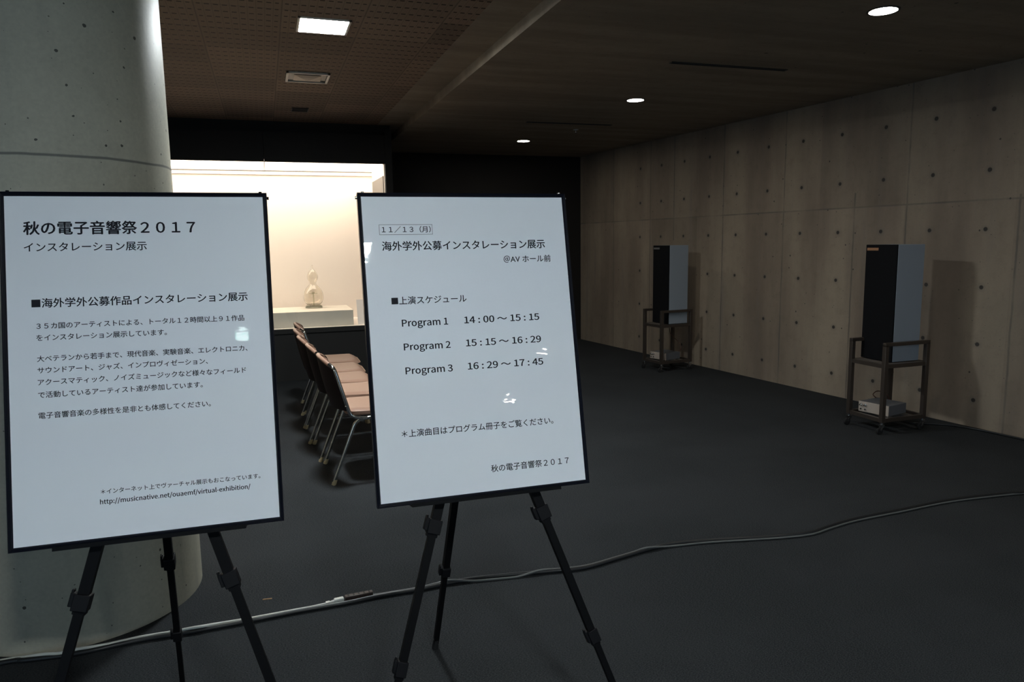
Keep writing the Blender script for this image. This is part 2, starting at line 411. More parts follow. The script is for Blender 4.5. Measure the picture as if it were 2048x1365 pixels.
def downlight(x, y, label, rotz=0):
    t = thing('round_downlight', label, 'ceiling light', (x, y, Z_SLAB), rotz, 'round downlights in the concrete ceiling')
    b = new(); lathe(b, [(.074, 0), (.086, 0), (.086, -.005), (.074, -.005)], seg=48, closed=True); obj('trim_ring', b, M_DARKTRIM, t)
    b = new(); disc(b, (0, 0, -.002), .0738, .003, 48); obj('lens', b, M_DOWN, t)
    return t
for x, y, lab in ((3.363, 3.362, 'nearest round downlight, largest one at upper right of the concrete ceiling'),
                  (3.247, 6.029, 'middle round downlight of the three in the concrete ceiling'),
                  (3.148, 8.749, 'farthest round downlight, close to the black back wall'),
                  (3.48, .69, 'round downlight out of frame, first behind the nearest visible one'),
                  (2.752, -3.80, 'round downlight behind the photographer, mirrored beside the Program 3 time'),
                  (2.987, -6.24, 'round downlight far behind the photographer, mirrored low on the right sign')):
    downlight(x, y, lab)

def slot(x, y, label):
    t = thing('slot_vent', label, 'ceiling vent', (x, y, Z_SLAB), -.02, 'slot vents in the concrete ceiling')
    b = new(); box(b, (0, 0, -.001), (.97, .03, .002)); obj('recess', b, M_RUBBER, t, smooth=False)
    b = new()
    for s in (-1, 1): box(b, (0, s*.018, -.003), (.98, .006, .006))
    for s in (-1, 1): box(b, (s*.487, 0, -.003), (.006, .042, .006))
    obj('frame', b, M_DARKTRIM, t, smooth=False)
slot(3.31, 4.71, 'nearer long black slot vent in the concrete ceiling')
slot(3.18, 7.37, 'farther long black slot vent in the concrete ceiling')

t = thing('ceiling_diffuser', 'square white-framed air diffuser with beige plate beyond the bright lamp', 'ceiling vent', (.405, 6.20, Z_TILE))
b = new(); h = .165
for sx, sy, lx, ly in ((0, 1, 2*h, .018), (0, -1, 2*h, .018), (1, 0, .018, 2*h), (-1, 0, .018, 2*h)):
    box(b, (sx*(h-.009), sy*(h-.009), -.007), (lx, ly, .014))
obj('frame', b, M_WHITEFRAME, t, smooth=False)
b = new(); box(b, (0, 0, -.001), (.29, .29, .002)); obj('dark_neck', b, M_DARKTRIM, t, smooth=False)
b = new()
v = [b.verts.new(p) for p in ((-.105, -.105, -.012), (.105, -.105, -.012), (.105, .105, -.012), (-.105, .105, -.012), (0, 0, -.034), (0, 0, -.003))]
for i in range(4): b.faces.new((v[i], v[(i+1) % 4], v[4])); b.faces.new((v[(i+1) % 4], v[i], v[5]))
obj('plate', b, M_BEIGE, t, smooth=False)

t = thing('ceiling_grille', 'small dark vent grille in the tile ceiling near the display case', 'ceiling vent', (.412, 7.66, Z_TILE))
b = new(); box(b, (0, 0, -.002), (.15, .19, .004)); obj('recess', b, M_RUBBER, t, smooth=False)
b = new()
for i in range(6): box(b, (0, -.075+i*.03, -.006), (.145, .008, .008))
box(b, (-.076, 0, -.006), (.006, .2, .01)); box(b, (.076, 0, -.006), (.006, .2, .01))
obj('louvre', b, M_DARKTRIM, t, smooth=False)

t = thing('sprinkler_head', 'tiny sprinkler head in the concrete ceiling beside the far slot vent', 'sprinkler', (3.42, 7.75, Z_SLAB))
b = new(); disc(b, (0, 0, -.003), .03, .006); obj('escutcheon', b, M_WHITEFRAME, t)
b = new(); disc(b, (0, 0, -.02), .008, .03, 12); disc(b, (0, 0, -.037), .018, .003, 16); obj('nozzle', b, M_STEEL, t)

t = thing('emergency_exit_sign', 'small lit green exit sign hanging behind the photographer, mirrored in the left sign', 'sign', (-.372, -1.30, 2.315))
b = new(); box(b, (0, 0, .07), (.15, .03, .14)); box(b, (0, 0, .54), (.02, .02, .79)); obj('housing', b, M_WHITEFRAME, t, smooth=False)
b = new(); box(b, (0, .0165, .07), (.13, .003, .12)); obj('lit_panel', b, M_WHITELIT, t, smooth=False)
b = new()
disc(b, (.012, .019, .107), .009, .002, 16, 'Y')
bar(b, (.008, .019, .095), (-.004, .019, .065), .014, .002, Vector((1, 0, 0)))
for p, q in (((-.004, .019, .067), (.018, .019, .045)), ((.018, .019, .045), (.008, .019, .024)), ((-.004, .019, .067), (-.022, .019, .045)), ((-.022, .019, .045), (-.04, .019, .047)),
             ((.008, .019, .092), (.03, .019, .075)), ((.004, .019, .09), (-.02, .019, .078))):
    bar(b, p, q, .008, .002, Vector((1, 0, 0)))
span(b, (-.062, .018, .014), (-.05, .02, .126)); span(b, (.05, .018, .014), (.062, .02, .126))
obj('pictogram', b, M_GREENLIT, t, smooth=False)
t.scale = (.56, .56, .56)

# ------------------------------------------------------------------ display case
CY, CD = 8.33, 9.33          # glass line and back lining
t = thing('display_case', 'long built-in glass showcase glowing with warm light in the back corner', 'display case', (0, CY, 0))
def P(x, y, z): return (x, y-CY, z)
b = new(); span(b, P(-4.28, CY+.02, .0), P(1.42, CD+.05, .535)); obj('base_cabinet', b, M_DARKBASE, t, smooth=False)
b = new(); span(b, P(-4.28, CY-.005, .535), P(1.42, CD+.05, .585)); obj('sill', b, M_DARKBASE, t, smooth=False)
b = new(); span(b, P(-4.28, CY, 2.40), P(.052, CY+.06, 2.712)); span(b, P(.056, CY, 2.40), P(1.36, CY+.06, 2.712)); obj('fascia', b, M_DARKPANEL, t, smooth=False)
b = new(); span(b, P(-4.28, CY+.07, 2.43), P(1.42, CD+.1, 2.83)); obj('soffit_box', b, M_DARKPANEL, t, smooth=False)
b = new(); span(b, P(1.345, CY-.012, 0), P(1.42, Y_BACK-.01, 2.75)); obj('end_panel', b, M_DARKPANEL, t, smooth=False)
b = new(); span(b, P(-4.2, CD, .585), P(1.34, CD+.03, 2.42)); obj('back_lining', b, M_CASEWALL, t, smooth=False)
b = new(); span(b, P(-4.2, CY+.03, .585), P(1.34, CD, .588)); obj('floor_lining', b, M_CASEWALL, t, smooth=False)
b = new(); span(b, P(1.328, CY+.02, .588), P(1.344, CD, 2.40)); o = obj('end_lining', b, M_CASEWALL, t, smooth=False)
b = new(); span(b, P(1.318, CY+.05, .62), P(1.328, CD-.10, 2.27)); obj('access_hatch', b, M_GREYDOOR, o, smooth=False)
for x0, x1 in ((-4.2, -2.507), (-2.5, -1.233), (-1.226, .050), (.058, 1.327)):
    b = new(); span(b, P(x0, CY+.065, 2.402), P(x1, CD-.005, 2.41)); obj('light_panel', b, M_CASELIGHT, t, smooth=False)
b = new(); span(b, P(-4.2, CD-.03, 2.35), P(1.327, CD-.001, 2.40)); span(b, P(.049, CY+.065, 2.396), P(.059, CD-.03, 2.402)); obj('cornice', b, M_CASEWALL, t, smooth=False)
b = new(); span(b, P(-4.2, CD-.034, 2.388), P(1.327, CD-.030, 2.402)); obj('cornice_trim', b, M_GREYDOOR, t, smooth=False)
b = new(); span(b, P(-4.2, CY+.008, .585), P(1.34, CY+.016, 2.40)); obj('glass_pane', b, M_PANE, t, smooth=False)

b = new(); span(b, (-3.2, 8.44, .588), (.930, 9.15, .762)); o = obj('plinth', b, M_PLINTH, None, .003, smooth=False)
tag(o, 'long low pale plinth inside the lit display case, carrying the glass jar', 'plinth')
b = new(); rt = Matrix.Rotation(-.35, 3, 'X'); box(b, (1.10, 8.50, .725), (.24, .006, .304), rt)
o = obj('caption_card', b, M_CARD, None, smooth=False)
tag(o, 'white caption card standing at the right end of the plinth', 'caption card')

t = thing('gourd_shaped_jar', 'clear glass double-gourd jar with pointed stopper on the lit plinth', 'jar', (.525, 8.93, .762))
prof = [(.0, .03), (.055, .032), (.088, .05), (.108, .085), (.116, .13), (.112, .175), (.095, .215), (.068, .25), (.045, .275), (.039, .292), (.046, .315), (.058, .34), (.064, .368),
        (.060, .395), (.046, .425), (.028, .447), (.014, .46), (.009, .468)]
inner = [(max(r-.004, .0), z+(.004 if i < 3 else 0)) for i, (r, z) in enumerate(prof)]
def smooth_prof(pr): return [(p.x, p.y) for p in smooth_path([(r, z, 0) for r, z in pr], 4)]
b = new(); lathe(b, smooth_prof(prof)+[(r, z) for r, z in reversed(smooth_prof(inner))], seg=56, closed=True); obj('body', b, M_VASE, t)
b = new(); lathe(b, smooth_prof([(.0, .466), (.011, .467), (.014, .474), (.008, .484), (.010, .494), (.006, .506), (.0, .512)]), seg=24); obj('stopper', b, M_VASE, t)
b = new(); lathe(b, smooth_prof([(.0, .0), (.092, .0), (.098, .006), (.097, .022), (.088, .032), (.06, .031), (.0, .030)]), seg=56); obj('foot', b, M_VASEFOOT, t)
b = new(); tube(b, [(0, 0, .036), (0, 0, .17)], .007, 12); disc(b, (0, 0, .172), .05, .006, 32); disc(b, (0, 0, .182), .016, .014, 16); obj('inner_stem', b, M_VASEFOOT, t)

# ------------------------------------------------------------------ sign boards
def board_matrix(loc, yaw, tilt):
    return Matrix.Translation(loc) @ Matrix.Rotation(math.radians(yaw), 4, 'Z') @ Matrix.Rotation(math.radians(tilt), 4, 'X')
FONT_CJK = None
try:
    FONT_CJK = bpy.data.fonts.load(bpy.utils.system_resource('DATAFILES', path='fonts')+'/Noto Sans CJK Regular.woff2')   # ships with Blender
except Exception: pass
def text_into(b, body, u0, u1, v, bold=.012, height=None):
    """one printed line from u0 to u1 on the sheet; bold overlays shifted strokes"""
    c = bpy.data.curves.new('line', 'FONT'); c.body = body; c.resolution_u = 3; c.fill_mode = 'FRONT'
    if FONT_CJK and all(ord(q) < 128 or q == '～' for q in body): c.font = FONT_CJK; bold *= .6
    o = bpy.data.objects.new('line', c); COL.objects.link(o)
    dg = bpy.context.evaluated_depsgraph_get(); dg.update()
    me = bpy.data.meshes.new_from_object(o.evaluated_get(dg), depsgraph=dg)
    xs = [p.co.x for p in me.vertices]; x0, x1 = min(xs), max(xs)
    sx = (u1-u0)/(x1-x0); sy = sx if height is None else height/max(p.co.y for p in me.vertices)
    offs = [(0, 0)] if not bold else [(-bold, 0), (bold, 0), (0, bold*.7), (0, -bold*.7)]
    for n_, (ox, oy) in enumerate(offs):
        vs = [b.verts.new((u0+(p.co.x-x0+ox)*sx, -.0009-n_*.00002, v+(p.co.y+oy)*sy)) for p in me.vertices]
        for f in me.polygons:
            try: b.faces.new([vs[i] for i in f.vertices])
            except ValueError: pass
    bpy.data.objects.remove(o); bpy.data.curves.remove(c); bpy.data.meshes.remove(me)
BW, BH = .614, .861
def sign_board(loc, yaw, tilt, label, lines):
    t = thing('sign_board', label, 'sign')
    t.matrix_world = board_matrix(loc, yaw, tilt)
    b = new(); span(b, (-BW/2+.003, .001, .003), (BW/2-.003, .014, BH-.003)); obj('backing_board', b, M_CLAMP, t, smooth=False)
    b = new(); fw = .0105
    # ridged aluminium profile; x = across the frame face (outside to inside), y = depth
    prof = [(0, .018), (0, -.004), (.0014, -.0052), (.003, -.0035), (.0045, -.0052), (.006, -.0035), (.0075, -.0052), (fw, -.0015), (fw, .018)]
    cs = [(-BW/2, 0), (BW/2, 0), (BW/2, BH), (-BW/2, BH)]
    ins = [(1, 1), (-1, 1), (-1, -1), (1, -1)]
    rings = [[b.verts.new((x+dx*p, q, z+dz*p)) for p, q in prof] for (x, z), (dx, dz) in zip(cs, ins)]
    for i in range(4):
        A, B = rings[i], rings[(i+1) % 4]
        for j in range(len(prof)): b.faces.new((A[j], A[(j+1) % len(prof)], B[(j+1) % len(prof)], B[j]))
    obj('frame', b, M_BLACK_ALU, t, smooth=False)
    for sx in (-1, 1):
        b = new(); disc(b, (sx*(BW/2+.002), .006, BH-.012), .004, .006, 12, 'X'); disc(b, (sx*(BW/2-.016), .006, BH+.002), .004, .006, 12)
        obj('corner_clip', b, M_STEEL if loc[0] > 0 else M_CLAMP, t)
    b = new(); span(b, (-BW/2+fw-.001, -.0003, fw-.001), (BW/2-fw+.001, .0008, BH-fw+.001)); p = obj('poster', b, M_PAPER, t, smooth=False)
    for name, rows in lines:
        b = new()
        for r in rows:
            if r[0] == 'box':
                _, u0, v0, u1, v1, w = r
                for q in ((u0, v0, u1, v0+w), (u0, v1-w, u1, v1), (u0, v0, u0+w, v1), (u1-w, v0, u1, v1)):
                    vs = [b.verts.new((x, -.0009, z)) for x, z in ((q[0], q[1]), (q[2], q[1]), (q[2], q[3]), (q[0], q[3]))]; b.faces.new(vs)
            else: text_into(b, *r[:4], **(r[4] if len(r) > 4 else {}))
        obj(name, b, M_INK, p, smooth=False)
    return t
BS = .012
sign_board((-.298, 1.89, .799), -1.66, -12.4, 'left white framed poster with a long Japanese text and a web address', [
    ('printed_heading', [('秋の電子音響祭２０１７', -.2572, .1272, .7575, {'bold': .026}), ('インスタレーション展示', -.2572, .0125, .7144, {'bold': .014})]),
    ('printed_subheading', [('■海外学外公募作品インスタレーション展示', -.2445, .2460, .5767, {'bold': .019})]),
    ('printed_paragraph', [('３５カ国のアーティストによる、トータル１２時間以上９１作品', -.2359, .2352, .5240),
        ('をインスタレーション展示しています。', -.2366, .0503, .4955)]),
    ('printed_paragraph', [('大ベテランから若手まで、現代音楽、実験音楽、エレクトロニカ、', -.2365, .2394, .4448),
        ('サウンドアート、ジャズ、インプロヴィゼーション、', -.2364, .1429, .4168),
        ('アクースマティック、ノイズミュージックなど様々なフィールド', -.2365, .2332, .3880),
        ('で活動しているアーティスト達が参加しています。', -.2366, .1282, .3578)]),
    ('printed_paragraph', [('電子音響音楽の多様性を是非とも体感してください。', -.2371, .1450, .3082)]),
    ('printed_footnote', [('＊インターネット上でヴァーチャル展示もおこなっています。', -.1106, .2546, .1150, {}),
        ('http://musicnative.net/ouaemf/virtual-exhibition/', -.1130, .2294, .0905)]),
])
TH = .0188
sign_board((.553, 1.866, .801), -1.17, -12.34, 'right white framed poster listing the times of Program 1, 2 and 3', [
    ('printed_date', [('box', -.2525, .7425, -.1031, .7715, .0009), ('１１／１３（月）', -.2452, -.1080, .7500)]),
    ('printed_heading', [('海外学外公募インスタレーション展示', -.2473, .2305, .7000, {'bold': .019}), ('＠AV ホール前', .1003, .2450, .6585)]),
    ('printed_subheading', [('■上演スケジュール', -.2315, -.0195, .5480)]),
    ('printed_program', [('Program 1', -.2070, -.0780, .4850, {'height': TH})]), ('printed_time', [('14 : 00 ～ 15 : 15', -.0301, .1940, .4858, {'height': TH})]),
    ('printed_program', [('Program 2', -.2062, -.0757, .4190, {'height': TH})]), ('printed_time', [('15 : 15 ～ 16 : 29', -.0301, .1940, .4204, {'height': TH})]),
    ('printed_program', [('Program 3', -.2060, -.0744, .3530, {'height': TH})]), ('printed_time', [('16 : 29 ～ 17 : 45', -.0298, .1950, .3546, {'height': TH})]),
    ('printed_footnote', [('＊上演曲目はプログラム冊子をご覧ください。', -.2285, .2113, .1830)]),
    ('printed_footer', [('秋の電子音響祭２０１７', .0147, .2487, .0635)]),
])

# ------------------------------------------------------------------ tripod easels
def easel(board_loc, yaw, tilt, apex, feet, clamps, label):
    t = thing('tripod_easel', label, 'easel', (apex[0], apex[1], 0))
    O = Vector((apex[0], apex[1], 0)); A = Vector(apex)-O
    R = board_matrix(board_loc, yaw, tilt).to_3x3()
    for i, (ft, cl) in enumerate(zip(feet, clamps)):
        Fp = Vector(ft)-O; d = (Fp-A)
        at = lambda z: A+d*((A.z-z)/A.z)
        face = R @ Vector((1, 0, 0)) if i < 2 else Vector((1, 0, 0))
        w0 = .026 if i < 2 else .022
        zs = [A.z]+list(cl)
        prev = A
        leg = None
        for j, z in enumerate(cl+[.03]):
            w = w0*(.82**j); q = at(z); h = w/2; g = w*.14
            prof = [(-h, -h), (-g*1.6, -h), (-g*1.6, -h+g), (-g*.3, -h+g), (-g*.3, -h), (g*.3, -h), (g*.3, -h+g), (g*1.6, -h+g), (g*1.6, -h), (h, -h), (h, h), (-h, h)]
            b = new(); extrude_profile(b, prof, prev, q+(d.normalized()*.01 if j < len(cl) else Vector()), face)
            o = obj('leg' if leg is None else 'extension_tube', b, M_EASEL, t if leg is None else leg, smooth=False)
            if leg is None: leg = o
            if j < len(cl):
                b = new(); x, y = frame_for(d, face); dn = d.normalized()
                rot = Matrix((x, y, dn)).transposed()
                box(b, q, (w*1.42, w*1.5, .040), rot)
                box(b, q-x*w*.85-dn*.004, (w*.45, w*.9, .034), rot)          # lever
                box(b, q-x*w*.95-dn*.022, (w*.22, w*.7, .012), rot)
                box(b, q-y*w*.2+dn*.024, (w*1.15, w*1.1, .012), rot)
                obj('leg_clamp', b, M_CLAMP, leg, .002)
            prev = q
        b = new(); tube(b, [at(.045), at(.02), (at(.0)[0], at(.0)[1], .0)], [.011, .012, .013], 14); obj('rubber_foot', b, M_RUBBER, leg)
    b = new(); box(b, A+Vector((0, .01, .005)), (.07, .05, .06)); obj('hub', b, M_CLAMP, t, .006)
    # ledge that carries the board, and the mast behind it
    B = board_matrix(board_loc, yaw, tilt)
    b = new(); prof = [(-.006, .045), (-.006, -.012), (.004, -.012), (.004, -.0085), (-.0015, -.0085), (-.0015, .045)]
    x0, x1 = -.215, .215
    va = []
    for x in (x0, x1): va.append([b.verts.new(B @ Vector((x, q, p-.0005)) - O) for p, q in prof])
    n = len(prof)
    for j in range(n): b.faces.new((va[0][j], va[0][(j+1) % n], va[1][(j+1) % n], va[1][j]))
    b.faces.new(va[0][::-1]); b.faces.new(va[1])
    obj('board_ledge', b, M_EASEL, t, smooth=False)
    b = new(); m0 = B @ Vector((0, .045, .45))-O; m1 = B @ Vector((0, .045, BH-.02))-O
    bar(b, A, m1, .022, .022, R @ Vector((1, 0, 0))); obj('mast', b, M_EASEL, t, smooth=False)
    b = new(); box(b, B @ Vector((0, .030, BH-.03))-O, (.05, .03, .03), R); obj('top_holder', b, M_CLAMP, t, .002)
    return t
easel((-.298, 1.89, .799), -1.66, -12.4, (-.298, 2.035, 1.214), [(-.663, 1.76, 0), (.071, 1.741, 0), (-.344, 2.51, 0)],
      [[.650, .30], [.657, .30], [.565, .272]], 'black tripod easel holding the left poster, in front of the pillar')
easel((.553, 1.866, .801), -1.17, -12.34, (.5635, 2.005, 1.2), [(.163, 1.735, 0), (.966, 1.72, 0), (.52, 2.491, 0)],
      [[.720, .366], [.720, .357], [.372]], 'black tripod easel holding the right poster on the dark carpet')

# ------------------------------------------------------------------ chairs (local x = forward, local y = across, origin at the near rear foot)
CWID = .482
def make_chair():
    t = thing('stacking_chair', '', 'chair')
    r = .0115
    for s, y in ((0, 0), (1, CWID)):
        iy = 1 if s == 0 else -1
        # upright: runs up behind the seat and turns in at the top
        b = new()
        tube(b, fillet([(.40, y, .408), (.225, y, .412), (.128, y, .425), (.037, y, .745), (.013, y+iy*.046, .764)], .045, 6), r, 12)
        for zz, xx in ((.745, .030), (.50, .099)):
            bmesh.ops.create_uvsphere(b, u_segments=8, v_segments=6, radius=.008, matrix=Matrix.Translation((xx, y-iy*.004, zz)))
        obj('back_post', b, M_CHROME, t)
        b = new()
        tube(b, fillet([(0.004, y, .02), (.158, y, .405), (.25, y, .415)], .06, 7), r, 12)
        lg = obj('leg', b, M_CHROME, t)
        b = new(); tube(b, [(0, y, 0), (.006, y, .015), (.013, y, .034)], [.0135, .0145, .0135], 14); obj('foot_tip', b, M_TIP, lg)
        b = new()
        tube(b, fillet([(.25, y, .415), (.45, y, .41), (.51, y, .02)], .06, 7), r, 12)
        lg = obj('leg', b, M_CHROME, t)
        b = new(); tube(b, [(.513, y, 0), (.511, y, .015), (.508, y, .036)], [.0155, .016, .0145], 14); obj('foot_tip', b, M_TIP, lg)
        b = new(); tube(b, [(.125, y, .322), (.465, y, .322)], .006, 8); obj('stretcher', b, M_CHROME, t)
    b = new(); tube(b, [(.20, .0, .398), (.20, CWID, .398)], .009, 8); tube(b, [(.42, .0, .393), (.42, CWID, .393)], .009, 8); obj('cross_bar', b, M_CHROME, t)
    # seat pad: slightly dished, rounded outline
    b = new(); nx, ny = 14, 14; top = []; bot = []
    for i in range(nx+1):
        for_row = []; bot_row = []
        u = i/nx
        for j in range(ny+1):
            v = j/ny*2-1
            taper = 1-.10*(1-u)**2
            cx = .105+u*.425; round_ = .04*max(0, (abs(v)-.6)/.4)**2
            x = cx+round_*(1 if u < .5 else -1)*(abs(u-.5)*2)**2
            y = CWID/2+v*(CWID/2-.022)*taper
            e = min(1, min(u, 1-u)*9, (1-abs(v))*7)
            z = .446+.018*math.sqrt(max(e, 0))-.012*math.sin(PI*u)*(1-v*v)-(.02*max(0, u-.85)/.15)+.006*(1-u)
            for_row.append(b.verts.new((x, y, z))); bot_row.append(b.verts.new((x, y, .418+.012*(1-min(e, 1)))))
        top.append(for_row); bot.append(bot_row)
    for i in range(nx):
        for j in range(ny):
            b.faces.new((top[i][j], top[i+1][j], top[i+1][j+1], top[i][j+1])); b.faces.new((bot[i][j], bot[i][j+1], bot[i+1][j+1], bot[i+1][j]))
    for i in range(nx):
        b.faces.new((top[i][0], bot[i][0], bot[i+1][0], top[i+1][0])); b.faces.new((top[i][ny], top[i+1][ny], bot[i+1][ny], bot[i][ny]))
    for j in range(ny):
        b.faces.new((top[0][j], top[0][j+1], bot[0][j+1], bot[0][j])); b.faces.new((top[nx][j], bot[nx][j], bot[nx][j+1], top[nx][j+1]))
    obj('seat', b, M_VINYL, t)
    # backrest: bowed backwards between the posts; padding in front, dark shell behind
    def back_x(z): return .122-(z-.45)*.27
    def sheet(b, off0, off1, z0, z1, rim):
        nv, nh = 10, 20; fr = []; bk = []
        for i in range(nv+1):
            w = i/nv; z_ = z0+(z1-z0)*w; ra = []; rb = []
            for j in range(nh+1):
                v = j/nh*2-1
                bow = -.066*(1-v*v)
                # the upper edge rises to a rounded crest in the middle
                z = z_+(w**3)*.053*(1-abs(v)**2.2)-(1-w)**3*.0
                y = CWID/2+v*(CWID/2-.010)
                ex = rim*max(0, min(1, min(w, 1-w)*8, (1-abs(v))*9))
                ra.append(b.verts.new((back_x(z_)+bow+off0+ex, y, z))); rb.append(b.verts.new((back_x(z_)+bow+off1, y, z)))
            fr.append(ra); bk.append(rb)
        for i in range(nv):
            for j in range(nh):
                b.faces.new((fr[i][j], fr[i][j+1], fr[i+1][j+1], fr[i+1][j])); b.faces.new((bk[i][j], bk[i+1][j], bk[i+1][j+1], bk[i][j+1]))
        for i in range(nv):
            b.faces.new((fr[i][0], fr[i+1][0], bk[i+1][0], bk[i][0])); b.faces.new((fr[i][nh], bk[i][nh], bk[i+1][nh], fr[i+1][nh]))
        for j in range(nh):
            b.faces.new((fr[0][j], bk[0][j], bk[0][j+1], fr[0][j+1])); b.faces.new((fr[nv][j], fr[nv][j+1], bk[nv][j+1], bk[nv][j]))
    b = new(); sheet(b, .002, -.012, .470, .738, .014); bk = obj('backrest', b, M_VINYL, t)
    b = new(); sheet(b, -.0125, -.020, .466, .732, 0); obj('back_shell', b, M_BACKVINYL, bk)
    # piped roll along the crest
    b = new(); pts = []
    for j in range(25):
        v = j/24*2-1
        pts.append((back_x(.75)-.066*(1-v*v)-.006, CWID/2+v*(CWID/2-.012), .742+.053*(1-abs(v)**2.2)))
    tube(b, pts, [.006+.0075*min(1, (1-abs(j/24*2-1))*5) for j in range(25)], 10); obj('top_roll', b, M_VINYL, bk)
    return t
chair = make_chair()
CH = [(.329, 4.531, 'nearest to the camera, left edge of the right poster'), (.287, 5.072, 'second in the row counted from the camera'),
      (.245, 5.578, 'third and middle one in the row'), (.232, 6.084, 'fourth in the row, second from the display case'),
      (.254, 6.610, 'last in the row, closest to the display case')]
for i, (x, y, lab) in enumerate(CH):
    c = chair if i == 0 else copy_tree(chair)
    c.location = (x, y, 0); c.rotation_euler = (0, 0, [.03, .025, .01, -.01, -.01][i])
    c['label'] = 'brown vinyl chrome chair, ' + lab; c['category'] = 'chair'; c['group'] = 'row of chairs facing the speakers'

# ------------------------------------------------------------------ speaker carts
def make_cart(label):
    t = thing('trolley', label, 'trolley'); t['group'] = 'speaker trolleys by the concrete wall'
    D, W, h = .405, .33, .0165          # depth along x, width along y, half tube
    X = Vector((1, 0, 0))
    for x in (0, D):
        for y in (0, W):
            b = new(); bar(b, (x, y, .092), (x, y, .69), 2*h, 2*h, X); obj('post', b, M_CARTMETAL, t, .002)
            b = new(); disc(b, (x, y, .083), .012, .018, 14); 
            span(b, (x-.014, y-.013, .055), (x+.014, y-.010, .078)); span(b, (x-.014, y+.010, .055), (x+.014, y+.013, .078)); span(b, (x-.014, y-.013, .074), (x+.014, y+.013, .078))
            for s in (-1, 1): bar(b, (x, y+s*.0125, .06), (x-.018, y+s*.0125, .030), .012, .003, Vector((0, 1, 0)) if False else None)
            cs = obj('caster', b, M_STEEL, t)
            b = new(); disc(b, (x-.018, y, .0275), .0275, .018, 28, 'Y'); obj('wheel', b, M_RUBBER, cs, .003)
    for y in (0, W):
        b = new(); bar(b, (-h, y, .69+h-.012), (D+h, y, .69+h-.012), 2*h, .027, Vector((0, 1, 0))); obj('handle_rail', b, M_CARTMETAL, t, .002)
    for z, nm in ((.527, 'shelf'), (.108, 'shelf')):
        b = new()
        for y in (0, W): bar(b, (h, y, z), (D-h, y, z), .024, .030, Vector((0, 1, 0)))
        for x in (0, D): bar(b, (x, h, z), (x, W-h, z), .024, .030, Vector((1, 0, 0)))
        o = obj('shelf_frame', b, M_CARTMETAL, t, .001)
        b = new()
        if z > .3: span(b, (.012, .012, z+.004), (D-.012, W-.012, z+.014))
        else:
            for x in (.10, .30): span(b, (x-.02, .012, z+.002), (x+.02, W-.012, z+.014))
        obj('shelf_board', b, M_SHELF, o, smooth=False)
    return t
def make_speaker(label, badge):
    t = thing('loudspeaker', label, 'loudspeaker'); t['group'] = 'tall loudspeakers on trolleys'
    D, W, H = .272, .302, .902
    b = new(); span(b, (.014, 0, .006), (D, W, H)); obj('cabinet', b, M_GREYCAB, t, .003)
    b = new(); span(b, (0, .002, .006), (.0138, W-.002, H)); g = obj('grille', b, M_GRILLE, t, .003)
    b = new(); span(b, (-.002, W-.125, H-.045), (0.001, W-.015, H-.024)); obj('badge', b, badge, g, smooth=False)
    b = new()
    for x in (.04, D-.04):
        for y in (.04, W-.04): disc(b, (x, y, .003), .014, .006, 14)
    obj('foot', b, M_RUBBER, t)
    return t
def make_amp(label):
    t = thing('power_amplifier', label, 'amplifier'); t['group'] = 'amplifiers on the trolleys'
    D, W, H = .235, .245, .086
    b = new(); span(b, (.006, 0, .006), (D, W, H)); obj('chassis', b, M_AMPTOP, t, .002)
    b = new(); span(b, (0, -.003, .006), (.0058, W+.003, H+.001)); f = obj('front_plate', b, M_AMPFACE, t, .001)
    b = new(); disc(b, (-.007, .045, .046), .013, .014, 20, 'X'); obj('knob', b, M_AMPTOP, f)
    for y in (.185, .222):
        b = new(); disc(b, (-.006, y, .062), .010, .012, 18, 'X'); disc(b, (-.016, y, .062), .006, .02, 14, 'X'); disc(b, (-.006, y, .028), .007, .012, 14, 'X'); obj('connector', b, M_STEEL, f)
    b = new()
    for x in (.03, D-.03):
        for y in (.03, W-.03): disc(b, (x, y, .003), .011, .006, 12)
    obj('foot', b, M_RUBBER, t)
    b = new(); tube(b, smooth_path([(D-.002, .10, .04), (D+.03, .10, .062), (D+.055, .095, .05), (D+.055, .092, .018)], 6), .005, 10); obj('power_cord', b, M_CABLEBLACK, t)
    return t
ROTW = math.radians(6.07)
cart = make_cart('wheeled bronze metal trolley under the nearer, right-hand loudspeaker'); cart.location = (4.40, 4.206, 0)
cart2 = copy_tree(cart); cart2['label'] = 'wheeled bronze metal trolley under the farther, left-hand loudspeaker'
cart2.location = (4.232, 7.19, 0); cart2.rotation_euler.z = ROTW
sp = make_speaker('nearer tall black-fronted grey loudspeaker with copper badge on right-hand trolley', M_ORANGE); sp.location = (4.50, 4.247, .541)
sp2 = copy_tree(sp); sp2['label'] = 'farther tall black-fronted grey loudspeaker on left-hand trolley'
q = Matrix.Rotation(ROTW, 3, 'Z') @ Vector((.10, .02, 0)); sp2.location = (4.232+q.x, 7.19+q.y, .541); sp2.rotation_euler.z = ROTW
for g in sp2.children:
    for bd in g.children:
        bd.data = bd.data.copy(); bd.data.materials[0] = M_GREYBADGE
am = make_amp('silver-fronted amplifier on the bottom shelf of the nearer trolley'); am.location = (4.505, 4.228, .122); am.rotation_euler.z = .2
am.location = (4.475, 4.225, .122)
am2 = copy_tree(am); am2['label'] = 'silver-fronted amplifier on the bottom shelf of the farther trolley'
q = Matrix.Rotation(ROTW, 3, 'Z') @ Vector((.075, .022, 0)); am2.location = (4.232+q.x, 7.19+q.y, .122); am2.rotation_euler.z = ROTW+.16

